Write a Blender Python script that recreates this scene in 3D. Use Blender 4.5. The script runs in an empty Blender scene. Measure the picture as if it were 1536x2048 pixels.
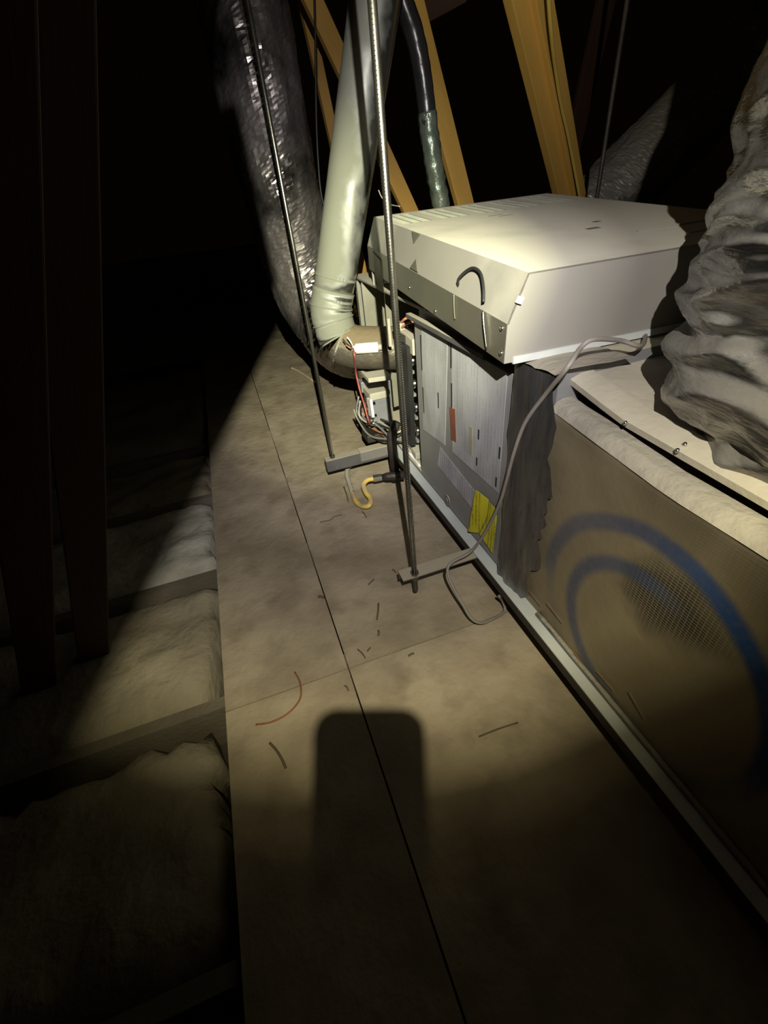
import bpy, bmesh, math, random
from mathutils import Vector, Matrix, noise
random.seed(7)
S = bpy.context.scene
COL = S.collection

# ------------------------------------------------------------------ camera
cam_d = bpy.data.cameras.new('camera'); cam = bpy.data.objects.new('camera', cam_d); COL.objects.link(cam)
cam_d.sensor_fit = 'VERTICAL'; cam_d.sensor_height = 36.0; cam_d.sensor_width = 27.0
cam_d.lens = 900.0 / 2048.0 * 36.0
cam_d.clip_start = 0.01; cam_d.clip_end = 100
CAM_X = Vector((0.9399, -0.3283, -0.0937)); CAM_UP = Vector((0.2678, 0.5386, 0.7988)); CAM_F = Vector((0.2117, 0.7760, -0.5942))
cam.matrix_world = Matrix.Translation((0, 0, 1.2)) @ Matrix((CAM_X, CAM_UP, -CAM_F)).transposed().to_4x4()
S.camera = cam

# ------------------------------------------------------------------ world, lamp, exposure
w = bpy.data.worlds.new('world'); S.world = w; w.use_nodes = True
w.node_tree.nodes['Background'].inputs[0].default_value = (0.010, 0.007, 0.004, 1)
w.node_tree.nodes['Background'].inputs[1].default_value = 0.10
S.view_settings.view_transform = 'Standard'; S.view_settings.look = 'None'
S.view_settings.exposure = 0.0; S.view_settings.gamma = 1.0; S.view_settings.use_curve_mapping = False

LAMP = Vector((0.0, -0.241, 1.622)); AIM = Vector((0.43, 1.75, 0.80))
ld = bpy.data.lights.new('headlamp_beam', 'SPOT'); lamp = bpy.data.objects.new('headlamp_beam', ld); COL.objects.link(lamp)
lamp.location = LAMP; lamp.rotation_euler = (AIM - LAMP).to_track_quat('-Z', 'Y').to_euler()
ld.energy = 630; ld.shadow_soft_size = 0.006; ld.spot_size = math.radians(110); ld.spot_blend = 0.3
ld.use_nodes = True
nt = ld.node_tree; em = nt.nodes['Emission']
tc = nt.nodes.new('ShaderNodeTexCoord'); sx = nt.nodes.new('ShaderNodeSeparateXYZ')
ab = nt.nodes.new('ShaderNodeMath'); ab.operation = 'ABSOLUTE'
ac = nt.nodes.new('ShaderNodeMath'); ac.operation = 'ARCCOSINE'
dv = nt.nodes.new('ShaderNodeMath'); dv.operation = 'MULTIPLY'; dv.inputs[1].default_value = 180 / math.pi / 60
rp = nt.nodes.new('ShaderNodeValToRGB')
nt.links.new(tc.outputs['Normal'], sx.inputs[0]); nt.links.new(sx.outputs['Z'], ab.inputs[0])
nt.links.new(ab.outputs[0], ac.inputs[0]); nt.links.new(ac.outputs[0], dv.inputs[0])
nt.links.new(dv.outputs[0], rp.inputs[0]); nt.links.new(rp.outputs[0], em.inputs[0]); em.inputs[1].default_value = 1.0
BEAM = [(0, 1.0, (1, .985, .74)), (9, .95, (1, .985, .74)), (13, .74, (1, .98, .76)), (18, .28, (1, .955, .92)), (24, .135, (1, .95, .91)),
        (31, .150, (1, .945, .80)), (38, .185, (1, .92, .64)), (42, .082, (1, .90, .55)), (45.2, .012, (1, .86, .45)), (48.5, .0018, (1, .8, .4)), (55, .0004, (1, .6, .3))]
while len(rp.color_ramp.elements) < len(BEAM): rp.color_ramp.elements.new(0.5)
for e, (a, i, c) in zip(rp.color_ramp.elements, BEAM):
    e.position = a / 60; e.color = (c[0] * i, c[1] * i, c[2] * i, 1)

# ------------------------------------------------------------------ materials
def mat(name, c1, c2=None, scale=6.0, rough=.6, rough2=None, metal=0.0, bump=0.0, bscale=60.0, stretch=(1, 1, 1),
        dust=None, dust_scale=5.0, dust_lo=.4, dust_hi=.6, dust_up=None, dust_z=0.0, spec=.5, detail=5.0):
    m = bpy.data.materials.new(name); m.use_nodes = True; n = m.node_tree.nodes; l = m.node_tree.links
    b = n['Principled BSDF']
    t = n.new('ShaderNodeTexCoord'); mp = n.new('ShaderNodeMapping'); mp.inputs['Scale'].default_value = stretch
    l.new(t.outputs['Object'], mp.inputs[0])
    nz = n.new('ShaderNodeTexNoise'); nz.inputs['Scale'].default_value = scale; nz.inputs['Detail'].default_value = detail
    l.new(mp.outputs[0], nz.inputs['Vector'])
    r = n.new('ShaderNodeValToRGB'); r.color_ramp.elements[0].position = .3; r.color_ramp.elements[1].position = .7
    r.color_ramp.elements[0].color = (*c1, 1); r.color_ramp.elements[1].color = (*(c2 or c1), 1)
    l.new(nz.outputs['Fac'], r.inputs[0])
    col = r.outputs[0]
    b.inputs['Roughness'].default_value = rough; b.inputs['Metallic'].default_value = metal
    b.inputs['Specular IOR Level'].default_value = spec
    if dust:
        dn = n.new('ShaderNodeTexNoise'); dn.inputs['Scale'].default_value = dust_scale; dn.inputs['Detail'].default_value = 6
        l.new(t.outputs['Object'], dn.inputs['Vector'])
        src = dn.outputs['Fac']
        if dust_up is not None:                       # dust settles on the faces that look up
            g = n.new('ShaderNodeNewGeometry'); s = n.new('ShaderNodeSeparateXYZ'); l.new(g.outputs['Normal'], s.inputs[0])
            ma = n.new('ShaderNodeMath'); ma.operation = 'MULTIPLY_ADD'; ma.inputs[1].default_value = dust_up
            l.new(s.outputs['Z'], ma.inputs[0]); l.new(src, ma.inputs[2]); src = ma.outputs[0]
        if dust_z:                                    # and thins out with height
            s2 = n.new('ShaderNodeSeparateXYZ'); l.new(t.outputs['Object'], s2.inputs[0])
            m2 = n.new('ShaderNodeMath'); m2.operation = 'MULTIPLY_ADD'; m2.inputs[1].default_value = -dust_z
            l.new(s2.outputs['Z'], m2.inputs[0]); l.new(src, m2.inputs[2]); src = m2.outputs[0]
        mr = n.new('ShaderNodeMapRange'); mr.inputs[1].default_value = dust_lo; mr.inputs[2].default_value = dust_hi; mr.clamp = True
        l.new(src, mr.inputs[0])
        mx = n.new('ShaderNodeMix'); mx.data_type = 'RGBA'; l.new(mr.outputs[0], mx.inputs[0]); l.new(col, mx.inputs[6])
        mx.inputs[7].default_value = (*dust, 1); col = mx.outputs[2]
        for nm, a, bb in (('Metallic', metal, 0.0), ('Roughness', rough, .9)):
            q = n.new('ShaderNodeMapRange'); q.inputs[3].default_value = a; q.inputs[4].default_value = bb
            l.new(mr.outputs[0], q.inputs[0]); l.new(q.outputs[0], b.inputs[nm])
    l.new(col, b.inputs['Base Color'])
    if rough2 is not None and not dust:
        q = n.new('ShaderNodeMapRange'); q.inputs[3].default_value = rough; q.inputs[4].default_value = rough2
        l.new(nz.outputs['Fac'], q.inputs[0]); l.new(q.outputs[0], b.inputs['Roughness'])
    if bump:
        bz = n.new('ShaderNodeTexNoise'); bz.inputs['Scale'].default_value = bscale; bz.inputs['Detail'].default_value = 6
        l.new(mp.outputs[0], bz.inputs['Vector'])
        bp = n.new('ShaderNodeBump'); bp.inputs['Strength'].default_value = bump; bp.inputs['Distance'].default_value = .01
        l.new(bz.outputs['Fac'], bp.inputs['Height']); l.new(bp.outputs[0], b.inputs['Normal'])
    return m

M = {}
M['drywall'] = mat('drywall', (.04, .034, .026), (.06, .05, .04), 5, .95, bump=.3)
M['deck'] = mat('dusty_plywood', (.27, .22, .155), (.44, .372, .272), 4.0, .93, bump=.55, bscale=26, dust=(.255, .207, .145), dust_scale=9, dust_lo=.50, dust_hi=.75, spec=.1, detail=9)
M['batt_pale'] = mat('pale_fibreglass', (.52, .49, .43), (.34, .32, .26), 6, .97, bump=.9, bscale=28, spec=.05)
M['batt'] = mat('dusty_fibreglass', (.34, .30, .22), (.22, .19, .13), 5, .97, bump=.9, bscale=28, spec=.05)
M['joist'] = mat('dusty_joist', (.16, .14, .10), (.12, .10, .07), 6, .9, bump=.3)
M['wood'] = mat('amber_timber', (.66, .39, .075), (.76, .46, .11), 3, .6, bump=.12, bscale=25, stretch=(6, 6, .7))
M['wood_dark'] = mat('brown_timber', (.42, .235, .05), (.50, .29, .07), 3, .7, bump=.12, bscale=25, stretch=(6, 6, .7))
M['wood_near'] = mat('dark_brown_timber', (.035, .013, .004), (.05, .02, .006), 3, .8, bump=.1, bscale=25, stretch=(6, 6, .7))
M['casing'] = mat('grey_cabinet_paint', (.17, .17, .175), (.22, .22, .225), 4, .5, bump=.03, dust=(.45, .41, .31), dust_scale=8, dust_up=.9, dust_lo=.85, dust_hi=1.2)
M['door'] = mat('blower_door_paint', (.19, .19, .195), (.25, .245, .24), 5, .48, bump=.03)
M['inside'] = mat('vestibule_metal', (.34, .33, .26), (.24, .23, .18), 6, .45, metal=.3, bump=.05)
M['hood'] = mat('dusty_beige_panel', (.23, .218, .195), (.27, .255, .228), 3, .5, bump=.05, bscale=30, dust=(.58, .55, .455), dust_scale=3, dust_up=.8, dust_lo=.75, dust_hi=1.25)  # real dust, with top paled and paint darkened to carry the top's extra light
M['hood_edge'] = mat('bare_panel_flange', (.12, .114, .09), (.17, .16, .125), 5, .4, metal=.35, bump=.04)
M['slot'] = mat('louvre_slats', (.16, .165, .13), (.12, .125, .10), 8, .6)
M['slat'] = mat('slat_edges', (.30, .305, .24), (.36, .365, .29), 8, .6)
M['dark'] = mat('black_plastic', (.012, .012, .013), (.02, .02, .02), 8, .5)
M['black_iron'] = mat('black_iron', (.02, .018, .017), (.05, .042, .035), 12, .55, metal=.3, bump=.2)
M['steel'] = mat('dull_steel', (.18, .172, .15), (.25, .24, .21), 20, .29, metal=.97, bump=.06, bscale=60)
M['chrome'] = mat('bright_metal', (.75, .74, .72), (.85, .84, .82), 20, .2, metal=1)
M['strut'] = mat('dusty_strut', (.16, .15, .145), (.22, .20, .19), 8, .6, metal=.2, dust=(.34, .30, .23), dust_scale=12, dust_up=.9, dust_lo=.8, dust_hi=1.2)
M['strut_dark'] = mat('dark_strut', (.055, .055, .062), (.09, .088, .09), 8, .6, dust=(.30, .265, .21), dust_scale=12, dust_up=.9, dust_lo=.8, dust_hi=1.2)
M['pan'] = mat('pale_pan_metal', (.52, .55, .54), (.62, .65, .64), 8, .45, metal=.15, bump=.03)
M['flue'] = mat('dusty_galvanised', (.55, .56, .52), (.42, .43, .40), 7, .27, metal=.95, bump=.03, bscale=18, dust=(.20, .205, .16), dust_scale=6, dust_up=1.0, dust_z=.34, dust_lo=.20, dust_hi=.56)
M['elbow'] = mat('dusty_elbow', (.17, .15, .12), (.11, .095, .075), 14, .45, metal=.5, bump=.5, bscale=50, dust=(.17, .13, .075), dust_scale=16, dust_up=.8, dust_lo=.62, dust_hi=1.0)
M['foil'] = mat('wrinkled_foil', (.15, .135, .13), (.24, .225, .225), 8, .15, metal=1.0, bump=.10, bscale=30, dust=(.075, .062, .054), dust_scale=2.6, dust_lo=.42, dust_hi=.80)
M['foil_far'] = mat('dusty_foil', (.40, .38, .37), (.5, .48, .47), 8, .28, metal=.8, bump=.5, bscale=30, dust=(.20, .18, .165), dust_scale=5, dust_up=.35, dust_lo=.46, dust_hi=.66)
M['flexbig'] = mat('dusty_duct_sleeve', (.34, .33, .31), (.10, .095, .09), 5, .24, metal=.92, bump=.9, bscale=11, stretch=(1, 1, 4.0), dust=(.145, .136, .12), dust_scale=7, dust_up=.55, dust_lo=.50, dust_hi=.95)
M['linewrap'] = mat('taped_line_wrap', (.10, .13, .10), (.20, .235, .19), 9, .32, metal=.5, bump=.8, bscale=20)
M['blackhose'] = mat('black_line', (.015, .015, .016), (.03, .03, .03), 9, .28, bump=.2, bscale=18)
M['tape'] = mat('dull_foil_tape', (.12, .12, .125), (.26, .255, .255), 9, .34, metal=.85, bump=.6, bscale=22, stretch=(1, 2.6, .5), dust=(.26, .235, .19), dust_scale=8, dust_up=.7, dust_lo=.75, dust_hi=1.0)
M['ductdust'] = mat('duct_top_dust', (.37, .34, .28), (.26, .24, .20), 9, .92, bump=.7, bscale=40)
M['plentop'] = mat('dusty_sheet_metal', (.40, .365, .29), (.48, .44, .36), 6, .85, bump=.25, bscale=40)
M['yellow_tube'] = mat('yellow_gas_tube', (.72, .50, .10), (.62, .44, .10), 9, .5, dust=(.34, .29, .20), dust_scale=14, dust_up=.2, dust_lo=.55, dust_hi=.75)
M['cable'] = mat('grey_cable', (.19, .17, .15), (.25, .225, .20), 10, .6)
M['rust'] = mat('rust_stain', (.13, .075, .045), (.18, .11, .07), 30, .8)
M['redwire'] = mat('red_wire', (.30, .07, .055), (.36, .10, .08), 10, .5)
M['rustwire'] = mat('rusty_red_wire', (.22, .07, .03), (.28, .10, .04), 10, .6)
M['copper'] = mat('orange_wire', (.45, .20, .10), (.38, .16, .08), 10, .5)
M['white'] = mat('white_plastic', (.80, .80, .80), (.72, .72, .71), 10, .45)
M['tan'] = mat('tan_dusty_metal', (.40, .37, .30), (.32, .30, .25), 10, .7)
M['valve'] = mat('grey_gas_valve', (.20, .20, .22), (.27, .27, .28), 10, .5, metal=.3)
M['twig'] = mat('splinter', (.10, .075, .045), (.14, .10, .06), 10, .8)
M['pale'] = mat('pale_wood_chip', (.55, .46, .28), (.45, .38, .24), 10, .8)
M['orange'] = mat('orange_red_sticker', (.16, .055, .035), (.22, .07, .045), 30, .6)
M['olive'] = mat('olive_sticker', (.28, .27, .15), (.34, .33, .22), 30, .6)

def print_mat(name, paper, ink, sy=260.0, amount=.5, blocks=9.0, wear=.5):
    # printed sheet: rows of small type that run up the door (y is across the lines)
    m = bpy.data.materials.new(name); m.use_nodes = True; n = m.node_tree.nodes; l = m.node_tree.links
    b = n['Principled BSDF']; b.inputs['Roughness'].default_value = .55
    t = n.new('ShaderNodeTexCoord')
    def mp(sc):
        q = n.new('ShaderNodeMapping'); q.inputs['Scale'].default_value = sc; l.new(t.outputs['Object'], q.inputs[0]); return q.outputs[0]
    wv = n.new('ShaderNodeTexWave'); wv.bands_direction = 'Y'; wv.inputs['Scale'].default_value = 18; wv.inputs['Distortion'].default_value = 0
    l.new(mp((1, 1, 1)), wv.inputs['Vector'])
    nz = n.new('ShaderNodeTexNoise'); nz.inputs['Scale'].default_value = 1; nz.inputs['Detail'].default_value = 2; l.new(mp((1, 60, 420)), nz.inputs['Vector'])
    bl = n.new('ShaderNodeTexNoise'); bl.inputs['Scale'].default_value = 1; bl.inputs['Detail'].default_value = 1; l.new(mp((1, blocks * 2.2, blocks)), bl.inputs['Vector'])
    def gt(s, v, w):
        q = n.new('ShaderNodeMapRange'); q.inputs[1].default_value = v; q.inputs[2].default_value = v + w; l.new(s, q.inputs[0]); return q.outputs[0]
    def mul(a, c):
        q = n.new('ShaderNodeMath'); q.operation = 'MULTIPLY'; l.new(a, q.inputs[0])
        if isinstance(c, float): q.inputs[1].default_value = c
        else: l.new(c, q.inputs[1])
        return q.outputs[0]
    f = mul(mul(mul(gt(wv.outputs['Fac'], .35, .2), gt(nz.outputs['Fac'], .40, .1)), gt(bl.outputs['Fac'], .40, .08)), amount)
    wn = n.new('ShaderNodeTexNoise'); wn.inputs['Scale'].default_value = 1; wn.inputs['Detail'].default_value = 5; l.new(mp((4, 14, 5)), wn.inputs['Vector'])
    m1 = n.new('ShaderNodeMix'); m1.data_type = 'RGBA'; l.new(gt(wn.outputs['Fac'], .35, .35), m1.inputs[0])
    m1.inputs[6].default_value = (*paper, 1); m1.inputs[7].default_value = (*[p * (1 - .35 * wear) for p in paper], 1)
    m2 = n.new('ShaderNodeMix'); m2.data_type = 'RGBA'; l.new(f, m2.inputs[0]); l.new(m1.outputs[2], m2.inputs[6]); m2.inputs[7].default_value = (*ink, 1)
    l.new(m2.outputs[2], b.inputs['Base Color'])
    return m
M['paper'] = print_mat('printed_label', (.43, .43, .45), (.20, .20, .21), amount=.34, wear=.9)
M['paper2'] = print_mat('printed_strip_label', (.44, .43, .47), (.14, .14, .16), amount=.45, blocks=6, wear=.8)
M['yellow'] = print_mat('yellow_tag_print', (.66, .60, .02), (.16, .14, .01), amount=.75, blocks=5, wear=.3)

def duct_mat():
    # foil faced duct board: scrim grid, dust film rubbed thin in places, blue sprayed ring
    m = bpy.data.materials.new('foil_duct_board'); m.use_nodes = True; n = m.node_tree.nodes; l = m.node_tree.links
    b = n['Principled BSDF']
    t = n.new('ShaderNodeTexCoord'); sp = n.new('ShaderNodeSeparateXYZ'); l.new(t.outputs['Object'], sp.inputs[0])
    def math_(op, a, c=None, d=None):
        q = n.new('ShaderNodeMath'); q.operation = op
        for i, v in enumerate((a, c, d)):
            if v is None: continue
            if isinstance(v, (int, float)): q.inputs[i].default_value = v
            else: l.new(v, q.inputs[i])
        return q.outputs[0]
    def mr(s, a, c, lo=0., hi=1., sm=True):
        q = n.new('ShaderNodeMapRange'); q.interpolation_type = 'SMOOTHSTEP' if sm else 'LINEAR'
        q.inputs[1].default_value = a; q.inputs[2].default_value = c; q.inputs[3].default_value = lo; q.inputs[4].default_value = hi
        l.new(s, q.inputs[0]); return q.outputs[0]
    def mix(f, a, c):
        q = n.new('ShaderNodeMix'); q.data_type = 'RGBA'; l.new(f, q.inputs[0])
        for i, v in ((6, a), (7, c)):
            if isinstance(v, tuple): q.inputs[i].default_value = (*v, 1)
            else: l.new(v, q.inputs[i])
        return q.outputs[2]
    def noise_(sc, det=4):
        q = n.new('ShaderNodeTexNoise'); q.inputs['Scale'].default_value = sc; q.inputs['Detail'].default_value = det
        l.new(t.outputs['Object'], q.inputs['Vector']); return q.outputs['Fac']
    y, z = sp.outputs['Y'], sp.outputs['Z']
    def dist(cy, cz, ay=1., az=1.):
        dy = math_('DIVIDE', math_('SUBTRACT', y, cy), ay); dz = math_('DIVIDE', math_('SUBTRACT', z, cz), az)
        return math_('SQRT', math_('ADD', math_('MULTIPLY', dy, dy), math_('MULTIPLY', dz, dz)))
    # scrim grid
    gx = math_('PINGPONG', y, .0048); gz = math_('PINGPONG', z, .0032)
    grid = mr(math_('MINIMUM', math_('MULTIPLY', gx, 1.6), gz), 0.0002, .0011, 1., 0.)
    # rubbed area where the foil shows
    rub = mr(math_('ADD', dist(.375, .53, 1.25, 1.), math_('MULTIPLY', math_('SUBTRACT', noise_(9), .5), .12)), .03, .12, 1., 0.)
    grid = math_('MULTIPLY', grid, math_('ADD', .14, math_('MULTIPLY', rub, .86)))
    n1 = noise_(7); dust = mr(n1, .30, .70, .90, 1.)
    dust = math_('MULTIPLY', dust, math_('SUBTRACT', 1., math_('MULTIPLY', rub, .93)))
    clean = math_('ADD', math_('SUBTRACT', z, math_('MULTIPLY', y, .45)), math_('MULTIPLY', math_('SUBTRACT', noise_(5), .5), .25))
    dust = math_('MULTIPLY', dust, mr(clean, .30, .66, 1., .32))
    foil = mix(grid, (.055, .048, .038), (.34, .31, .25))
    c = mix(dust, foil, (.245, .20, .125))
    c = mix(math_('MULTIPLY', grid, math_('MULTIPLY', rub, .35)), c, (.50, .46, .36))
    # rust brown drips near the foot
    # sprayed rings
    d1 = math_('ADD', dist(.413, .359, 1.0, 1.0), math_('MULTIPLY', math_('SUBTRACT', noise_(4, 2), .5), .02))
    r1 = math_('MULTIPLY', mr(math_('ABSOLUTE', math_('SUBTRACT', d1, .276)), .008, .030, 1., 0.), mr(y, .20, .62, 1.0, .50))
    r1 = math_('MULTIPLY', r1, mr(z, .26, .40, .25, 1.))
    d2 = dist(.410, .352, 1., 1.)
    r2 = math_('MULTIPLY', mr(math_('ABSOLUTE', math_('SUBTRACT', d2, .192)), .006, .030, .62, 0.), mr(y, .30, .44, 0., 1.))
    haze = math_('MULTIPLY', mr(d1, .10, .31, 1., 0.), mr(y, .20, .34, .10, 0.))
    paint = math_('MAXIMUM', math_('MAXIMUM', r1, r2), haze)
    paint = math_('MULTIPLY', paint, mr(noise_(70, 2), .25, .6, .86, 1.))
    c = mix(paint, c, (.006, .040, .15))
    l.new(c, b.inputs['Base Color'])
    hi = math_('MAXIMUM', dust, paint)
    l.new(mr(hi, 0, 1, .75, .15, False), b.inputs['Metallic']); l.new(mr(hi, 0, 1, .30, .58, False), b.inputs['Roughness'])
    hgt = math_('ADD', math_('MULTIPLY', grid, .35), math_('MULTIPLY', noise_(35), 1.0))
    bp = n.new('ShaderNodeBump'); bp.inputs['Strength'].default_value = .22; bp.inputs['Distance'].default_value = .006
    l.new(hgt, bp.inputs['Height']); l.new(bp.outputs[0], b.inputs['Normal'])
    return m
M['duct'] = duct_mat()

# ------------------------------------------------------------------ geometry helpers
def cat(pts, per=8):
    P = [Vector(p) for p in pts]; P = [2 * P[0] - P[1]] + P + [2 * P[-1] - P[-2]]; out = []
    for i in range(1, len(P) - 2):
        a, b, c, d = P[i - 1:i + 3]
        for k in range(per):
            t = k / per
            out.append(.5 * (2 * b + (c - a) * t + (2 * a - 5 * b + 4 * c - d) * t * t + (3 * b - a - 3 * c + d) * t ** 3))
    return out + [P[-2]]
class MB:
    def __init__(s): s.v = []; s.f = []
    def add(s, v, f):
        o = len(s.v); s.v += [Vector(p) for p in v]; s.f += [tuple(i + o for i in q) for q in f]
    def hexa(s, p):                                   # eight corners: four of one end then four of the other
        s.add(p, [(3, 2, 1, 0), (4, 5, 6, 7), (0, 1, 5, 4), (1, 2, 6, 5), (2, 3, 7, 6), (3, 0, 4, 7)])
    def box(s, lo, hi):
        x0, y0, z0 = lo; x1, y1, z1 = hi
        s.hexa([(x0, y0, z0), (x1, y0, z0), (x1, y1, z0), (x0, y1, z0), (x0, y0, z1), (x1, y0, z1), (x1, y1, z1), (x0, y1, z1)])
    def obox(s, c, u, v, w):                          # centre and three half vectors
        c, u, v, w = map(Vector, (c, u, v, w))
        s.hexa([c - u - v - w, c + u - v - w, c + u + v - w, c - u + v - w, c - u - v + w, c + u - v + w, c + u + v + w, c - u + v + w])
    def tube(s, pts, r, n=10, disp=None, cap=True):
        pts = [Vector(p) for p in pts]; N = len(pts); o = len(s.v); up = None
        for i, p in enumerate(pts):
            t = (pts[min(i + 1, N - 1)] - pts[max(i - 1, 0)]).normalized()
            if up is None:
                up = Vector((0, 0, 1)) if abs(t.z) < .9 else Vector((0, -1, 0))
            a = (up - t * up.dot(t)).normalized(); up = a; b = t.cross(a)
            rr = r[i] if isinstance(r, (list, tuple)) else r
            for k in range(n):
                th = 2 * math.pi * k / n
                q = rr + (disp(th, i / (N - 1), i) if disp else 0)
                s.v.append(p + (a * math.cos(th) + b * math.sin(th)) * q)
        for i in range(N - 1):
            for k in range(n):
                s.f.append((o + i * n + k, o + i * n + (k + 1) % n, o + (i + 1) * n + (k + 1) % n, o + (i + 1) * n + k))
        if cap:
            s.f.append(tuple(o + k for k in reversed(range(n)))); s.f.append(tuple(o + (N - 1) * n + k for k in range(n)))
    def ring(s, c, ax, r0, r1, h, n=28):              # flat band round an axis
        ax = Vector(ax).normalized(); a = ax.orthogonal().normalized(); b = ax.cross(a); c = Vector(c); o = len(s.v)
        for k in range(n):
            d = a * math.cos(2 * math.pi * k / n) + b * math.sin(2 * math.pi * k / n)
            s.v += [c + d * r0 - ax * h, c + d * r1 - ax * h, c + d * r1 + ax * h, c + d * r0 + ax * h]
        for k in range(n):
            i = o + 4 * k; j = o + 4 * ((k + 1) % n)
            for q in range(4): s.f.append((i + q, j + q, j + (q + 1) % 4, i + (q + 1) % 4))
    def build(s, name, m, parent=None, smooth=False, bevel=0, origin=None, seg=2):
        if origin is None:
            xs = [v.x for v in s.v]; ys = [v.y for v in s.v]; zs = [v.z for v in s.v]
            origin = Vector(((min(xs) + max(xs)) / 2, (min(ys) + max(ys)) / 2, min(zs)))
        origin = Vector(origin)
        me = bpy.data.meshes.new(name); me.from_pydata([v - origin for v in s.v], [], s.f)
        if smooth or bevel: 
            bm = bmesh.new(); bm.from_mesh(me)
            bmesh.ops.recalc_face_normals(bm, faces=bm.faces)
            if bevel: bmesh.ops.bevel(bm, geom=[e for e in bm.edges], offset=bevel, segments=seg, affect='EDGES', profile=.5, clamp_overlap=True)
            bm.to_mesh(me); bm.free()
        else:
            bm = bmesh.new(); bm.from_mesh(me); bmesh.ops.recalc_face_normals(bm, faces=bm.faces); bm.to_mesh(me); bm.free()
        if smooth:
            for p in me.polygons: p.use_smooth = True
        me.materials.append(m)
        ob = bpy.data.objects.new(name, me); COL.objects.link(ob)
        base = Vector((0, 0, 0)); q = parent
        while q is not None: base += q.location; q = q.parent
        ob.parent = parent; ob.location = origin - base
        return ob
def tag(o, label=None, cat_=None, group=None, kind=None):
    if label: o['label'] = label
    if cat_: o['category'] = cat_
    if group: o['group'] = group
    if kind: o['kind'] = kind
    return o
def thing(name, loc, label, cat_, group=None):
    o = bpy.data.objects.new(name, None); COL.objects.link(o); o.location = loc; o.empty_display_size = .05
    return tag(o, label, cat_, group)
def box(name, lo, hi, m, parent=None, bevel=0):
    b = MB(); b.box(lo, hi); return b.build(name, m, parent, bevel=bevel)
def wire(name, pts, r, m, parent=None, per=8, n=8):
    b = MB(); b.tube(cat(pts, per), r, n); return b.build(name, m, parent, smooth=True)
def auto_smooth(o, deg=35):
    for p in o.data.polygons: p.use_smooth = True
    bm = bmesh.new(); bm.from_mesh(o.data)
    for e in bm.edges:
        if len(e.link_faces) == 2 and e.calc_face_angle(0) > math.radians(deg): e.smooth = False
    bm.to_mesh(o.data); bm.free()
    return o
N3 = lambda x, y, z: noise.noise(Vector((x, y, z)))

# ------------------------------------------------------------------ setting: attic floor with plywood deck, knee wall
fl = box('floor', (-4.2, -1.4, -.22), (4.6, 7.4, -.20), M['drywall']); tag(fl, kind='structure')
def board(x0, x1, y0, y1, dz=0.):
    b = MB(); nx, ny = 4, 14
    top = [[(x0 + (x1 - x0) * i / nx, y0 + (y1 - y0) * j / ny, dz + .0012 * N3(x0 * 3 + i * .9, y0 + j * .7, 3)) for i in range(nx + 1)] for j in range(ny + 1)]
    vs = [p for row in top for p in row] ; W = nx + 1
    fs = [(j * W + i, j * W + i + 1, (j + 1) * W + i + 1, (j + 1) * W + i) for j in range(ny) for i in range(nx)]
    b.add(vs, fs)
    b.box((x0, y0, -.018), (x1, y1, -.0025))
    o = b.build('plywood_board', M['deck'], fl); return o
board(-.312, .0595, -1.2, .851); board(-.312, .0595, .8565, 4.62)
board(.0640, 1.28, -1.2, .850, .0008); board(.0640, 1.28, .8550, 4.64, .0008)
board(1.283, 2.5, -1.2, 2.0); board(1.283, 2.5, 2.003, 4.64)
wk = box('wall_back', (-4.1, 7.29, -.2), (4.5, 7.34, .64), M['drywall']); tag(wk, kind='structure')
for k in range(9): box('plank', (-4.1 + k * .95, 7.265, -.2), (-3.155 + k * .95, 7.29, .62), M['drywall'], wk)

# joists run across under the deck; batts lie between them
def joist(y, label):
    o = box('ceiling_joist', (-2.4, y - .019, -.198), (2.45, y + .019, -.020), M['joist']); tag(o, label, 'joist', 'ceiling joists under the deck')
joist(.905, 'dusty joist under the deck edge beside the torn batt')
joist(1.515, 'dusty joist under the deck edge beside the pale bulging batt')
joist(2.13, 'dim joist crossing under the left deck edge past the pale bulging batt')
joist(2.74, 'farthest dim joist under the left deck edge')
joist(.295, 'nearest dark joist under the left deck edge')
def batt(y0, y1, top, label, seed, mm='batt', x1=-.322, tear=False, amp=.03, gap=0):
    b = MB(); nx, ny = 46, 26; x0 = -2.2
    def h(u, v, x, y):
        e = min(1, min(v, 1 - v) * 7) ** .5
        return top * 1.0 - .06 * (1 - e) + amp * N3(x * 4 + seed, y * 4, seed) + amp * .5 * N3(x * 11, y * 11 + seed, 1) + amp * .25 * N3(x * 27, y * 27, seed)
    V = []
    for j in range(ny + 1):
        v = j / ny
        for i in range(nx + 1):
            u = i / nx; xe = x1 - (.022 * (N3(v * 5, seed, 2) + .5)) - (.045 * abs(N3(v * 16, seed, 5)) + .07 * max(0, v - .45) if tear else 0) - (gap * max(0, .62 - v) / .62 if gap else 0)
            x = x0 + (xe - x0) * u; y = y0 + (y1 - y0) * v
            if tear: y -= v ** 5 * (.07 * abs(N3(x * 13, 2, seed)) + .05 * abs(N3(x * 31, 5, seed)))
            zz = h(u, v, x, y)
            if i == nx: zz -= .02
            V.append((x, y, zz))
    W = nx + 1
    fs = [(j * W + i, j * W + i + 1, (j + 1) * W + i + 1, (j + 1) * W + i) for j in range(ny) for i in range(nx)]
    o0 = len(V); V += [(p[0], p[1], -.198) for p in V]
    rim = [i for i in range(nx + 1)] + [j * W + nx for j in range(1, ny + 1)] + [ny * W + i for i in range(nx - 1, -1, -1)] + [j * W for j in range(ny - 1, 0, -1)]
    for a, c in zip(rim, rim[1:] + rim[:1]): fs.append((a, c, c + o0, a + o0))
    b.add(V, fs); o = b.build('insulation_batt', M[mm], smooth=True)
    tag(o, label, 'insulation', 'insulation batts left of the deck')
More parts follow.
